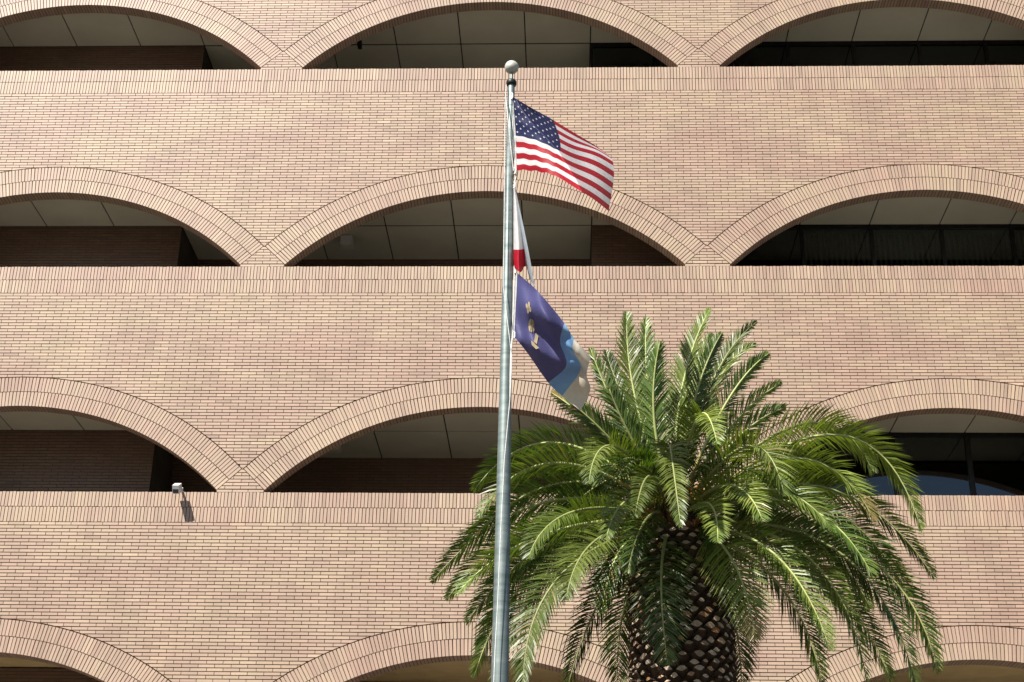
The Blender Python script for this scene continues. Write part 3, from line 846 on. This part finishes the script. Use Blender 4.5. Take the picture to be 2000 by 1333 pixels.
# short ones arching towards the viewer
F((1330, 940), (1366, 812), (1401, 868), -1.3, -2.1, tw=.35, L=.32, hue=2)
F((1318, 960), (1309, 872), (1330, 1030), -1.4, -2.3, tw=.35, L=.30, hue=2)
F((1345, 985), (1462, 872), (1532, 968), -.9, -1.3, tw=.3, L=.39, hue=2)
F((1340, 1000), (1425, 948), (1490, 1018), -1.3, -1.9, tw=.35, L=.32, hue=2)
F((1335, 1010), (1385, 985), (1402, 1060), -1.4, -2.2, tw=.4, L=.30, hue=2)
F((1305, 1005), (1232, 975), (1184, 1052), -1.5, -2.2, tw=.4, L=.28, hue=2)
F((1300, 975), (1198, 872), (1150, 945), -.9, -1.5, tw=.35, L=.30, hue=2)
F((1305, 1000), (1270, 930), (1240, 1010), -1.2, -1.9, tw=.4, L=.3, hue=1)
# left side
F((1285, 985), (1085, 865), (924, 960), .1, .1, tw=.45, L=.38)
F((1285, 990), (1080, 905), (935, 1010), -.5, -.6, tw=.4, L=.39, hue=1)
F((1285, 1000), (1090, 945), (900, 1075), -.2, -.2, tw=.45)
F((1285, 1005), (1050, 985), (843, 1138), -.1, -.1, tw=.5)
F((1285, 1015), (1050, 1030), (872, 1172), .3, .5, tw=.5)
F((1285, 1015), (1060, 1045), (893, 1160), -.5, -.7, tw=.45, hue=1)
F((1285, 1020), (1075, 1060), (911, 1218), 0, 0, tw=.5)
F((1280, 1010), (1120, 1000), (1032, 1090), -1.0, -1.4, tw=.4, L=.32, hue=1)
F((1285, 1030), (1165, 1055), (1106, 1172), -1.1, -1.6, tw=.5, hue=2)
F((1285, 1030), (1090, 1130), (1022, 1345), -.6, -.9, tw=.6, hue=1)
F((1290, 1040), (1060, 1105), (925, 1325), .3, .4, tw=.5)
F((1290, 1040), (1080, 1120), (965, 1340), -.2, -.3, tw=.5)
F((1290, 1045), (1185, 1150), (1108, 1345), .1, .1, tw=.5)
F((1290, 1045), (1060, 1075), (935, 1270), .6, .9, tw=.4)
F((1295, 1055), (1222, 1180), (1208, 1350), .5, .5, tw=.7)
F((1290, 1030), (1110, 1020), (960, 1100), .7, 1.1, tw=.35)
# front
F((1315, 1025), (1292, 1110), (1304, 1298), -.95, -1.15, tw=.92, L=.40, sw=-.3, flat=.1, n=130)
F((1345, 1030), (1425, 1085), (1476, 1250), -.9, -1.2, tw=.85, L=.42, sw=-.2, flat=.12, hue=2, n=125)
F((1350, 1050), (1425, 1180), (1448, 1350), .6, .7, tw=.8)
F((1305, 1010), (1262, 1015), (1226, 1118), -.9, -1.2, tw=.6, L=.28)
F((1340, 1015), (1392, 1030), (1400, 1130), -.5, -.8, tw=.6, L=.28)
F((1290, 1030), (1215, 1070), (1175, 1200), -.2, -.3, tw=.55, L=.34)
# right side
F((1360, 1030), (1515, 1085), (1622, 1272), -.5, -.8, tw=.55, hue=1)
F((1360, 1025), (1580, 1090), (1693, 1330), -.3, -.4, tw=.5, hue=1)
F((1365, 1025), (1640, 1080), (1790, 1345), -.5, -.6, tw=.5)
F((1365, 1025), (1680, 1080), (1832, 1315), 0, .1, tw=.5)
F((1360, 1040), (1520, 1140), (1606, 1335), .4, .5, tw=.4)
F((1360, 1040), (1600, 1130), (1740, 1330), .5, .7, tw=.35)
F((1365, 1010), (1600, 985), (1778, 1165), .3, .5, tw=.45)
F((1365, 1000), (1620, 955), (1826, 1132), -.4, -.5, tw=.4, hue=2)
F((1360, 1005), (1560, 985), (1706, 1128), -.7, -1.0, tw=.45)
F((1360, 990), (1640, 850), (1800, 1038), -.1, 0, tw=.4, L=.39, hue=2)
F((1355, 990), (1560, 895), (1708, 1018), -.8, -1.0, tw=.35, L=.39, hue=2)
F((1355, 980), (1575, 828), (1706, 925), .2, .3, tw=.4, L=.39, hue=2)
F((1360, 1010), (1500, 955), (1622, 1030), -1.0, -1.3, tw=.4, hue=1)
F((1360, 1015), (1570, 1040), (1700, 1190), .2, .3, tw=.45)
F((1360, 1000), (1490, 920), (1600, 960), .8, 1.2, tw=.3)
F((1360, 1020), (1500, 1030), (1600, 1130), .6, 1.0, tw=.3)
# fronds on the far side and filling the heart of the crown
for i in range(18):
    a = RX.uniform(.25, math.pi-.25); el = RX.uniform(-.5, .9)
    R_ = RX.uniform(1.5, 1.9)
    dx, dy = math.cos(a), math.sin(a)
    b_ = Vector((TX+dx*.12, QY+dy*.12, CZP+RX.uniform(-.1, .15)))
    mid = b_+Vector((dx*math.cos(el*.6+.25), dy*math.cos(el*.6+.25), math.sin(el*.6+.25)))*R_*.52
    tip = b_+Vector((dx*math.cos(el), dy*math.cos(el), math.sin(el)-.30))*R_*.9
    frond(b_, mid, tip, tw=.3, n=64)
for i in range(12):   # young spears and lower old fronds around the trunk head
    a = RX.uniform(-math.pi, 0); R_ = RX.uniform(.8, 1.3)
    dx, dy = math.cos(a), math.sin(a)
    b_ = Vector((TX+dx*.2, QY+dy*.2, CZP+.05))
    mid = b_+Vector((dx*.45*R_, dy*.45*R_, .35*R_)); tip = b_+Vector((dx*R_, dy*R_, RX.uniform(-.2, .5)))
    frond(b_, mid, tip, tw=.2, n=50, L=.26)
# dry fibre and cut stalks at the head of the trunk
fb_ = MB()
for i in range(420):
    a = RX.uniform(0, 2*math.pi); z = CZP-RX.uniform(-.25, .55); r_ = .42*RX.uniform(.8, 1.1)
    p = Vector((TX+math.cos(a)*r_, QY+math.sin(a)*r_, z)); d = Vector((math.cos(a+RX.gauss(0, .8)), math.sin(a+RX.gauss(0, .8)), RX.gauss(.1, .6))).normalized()*RX.uniform(.12, .4)
    s_ = Vector((0, 0, 1)).cross(d).normalized()*.006
    fb_.poly([p-s_, p+s_, p+d*.6+s_*.8+Vector((0, 0, -.02)), p+d*.6-s_*.8+Vector((0, 0, -.02))], RX.choice([(.16, .085, .03), (.09, .05, .02), (.26, .19, .10)]))
fb_.build('dry_fibre', M_rach, palm, kind='stuff')
for i in range(26):
    a = -math.pi*.5+(i-13)*.2+RX.gauss(0, .05); z = CZP-RX.uniform(.12, .38)
    d = Vector((math.cos(a), math.sin(a), .55)).normalized()
    p = Vector((TX+math.cos(a)*.38, QY+math.sin(a)*.38, z))
    q = MB(); ln = RX.uniform(.12, .3)
    q.tube([p, p+d*ln*.5, p+d*ln+Vector((0, 0, -.01))], [.045, .032, .026], 6, [(.17, .08, .025)]*2); q.build('frond_stalk', M_rach, palm)
print('objects', len(bpy.data.objects), 'tris~', sum(len(m_.polygons) for m_ in bpy.data.meshes))
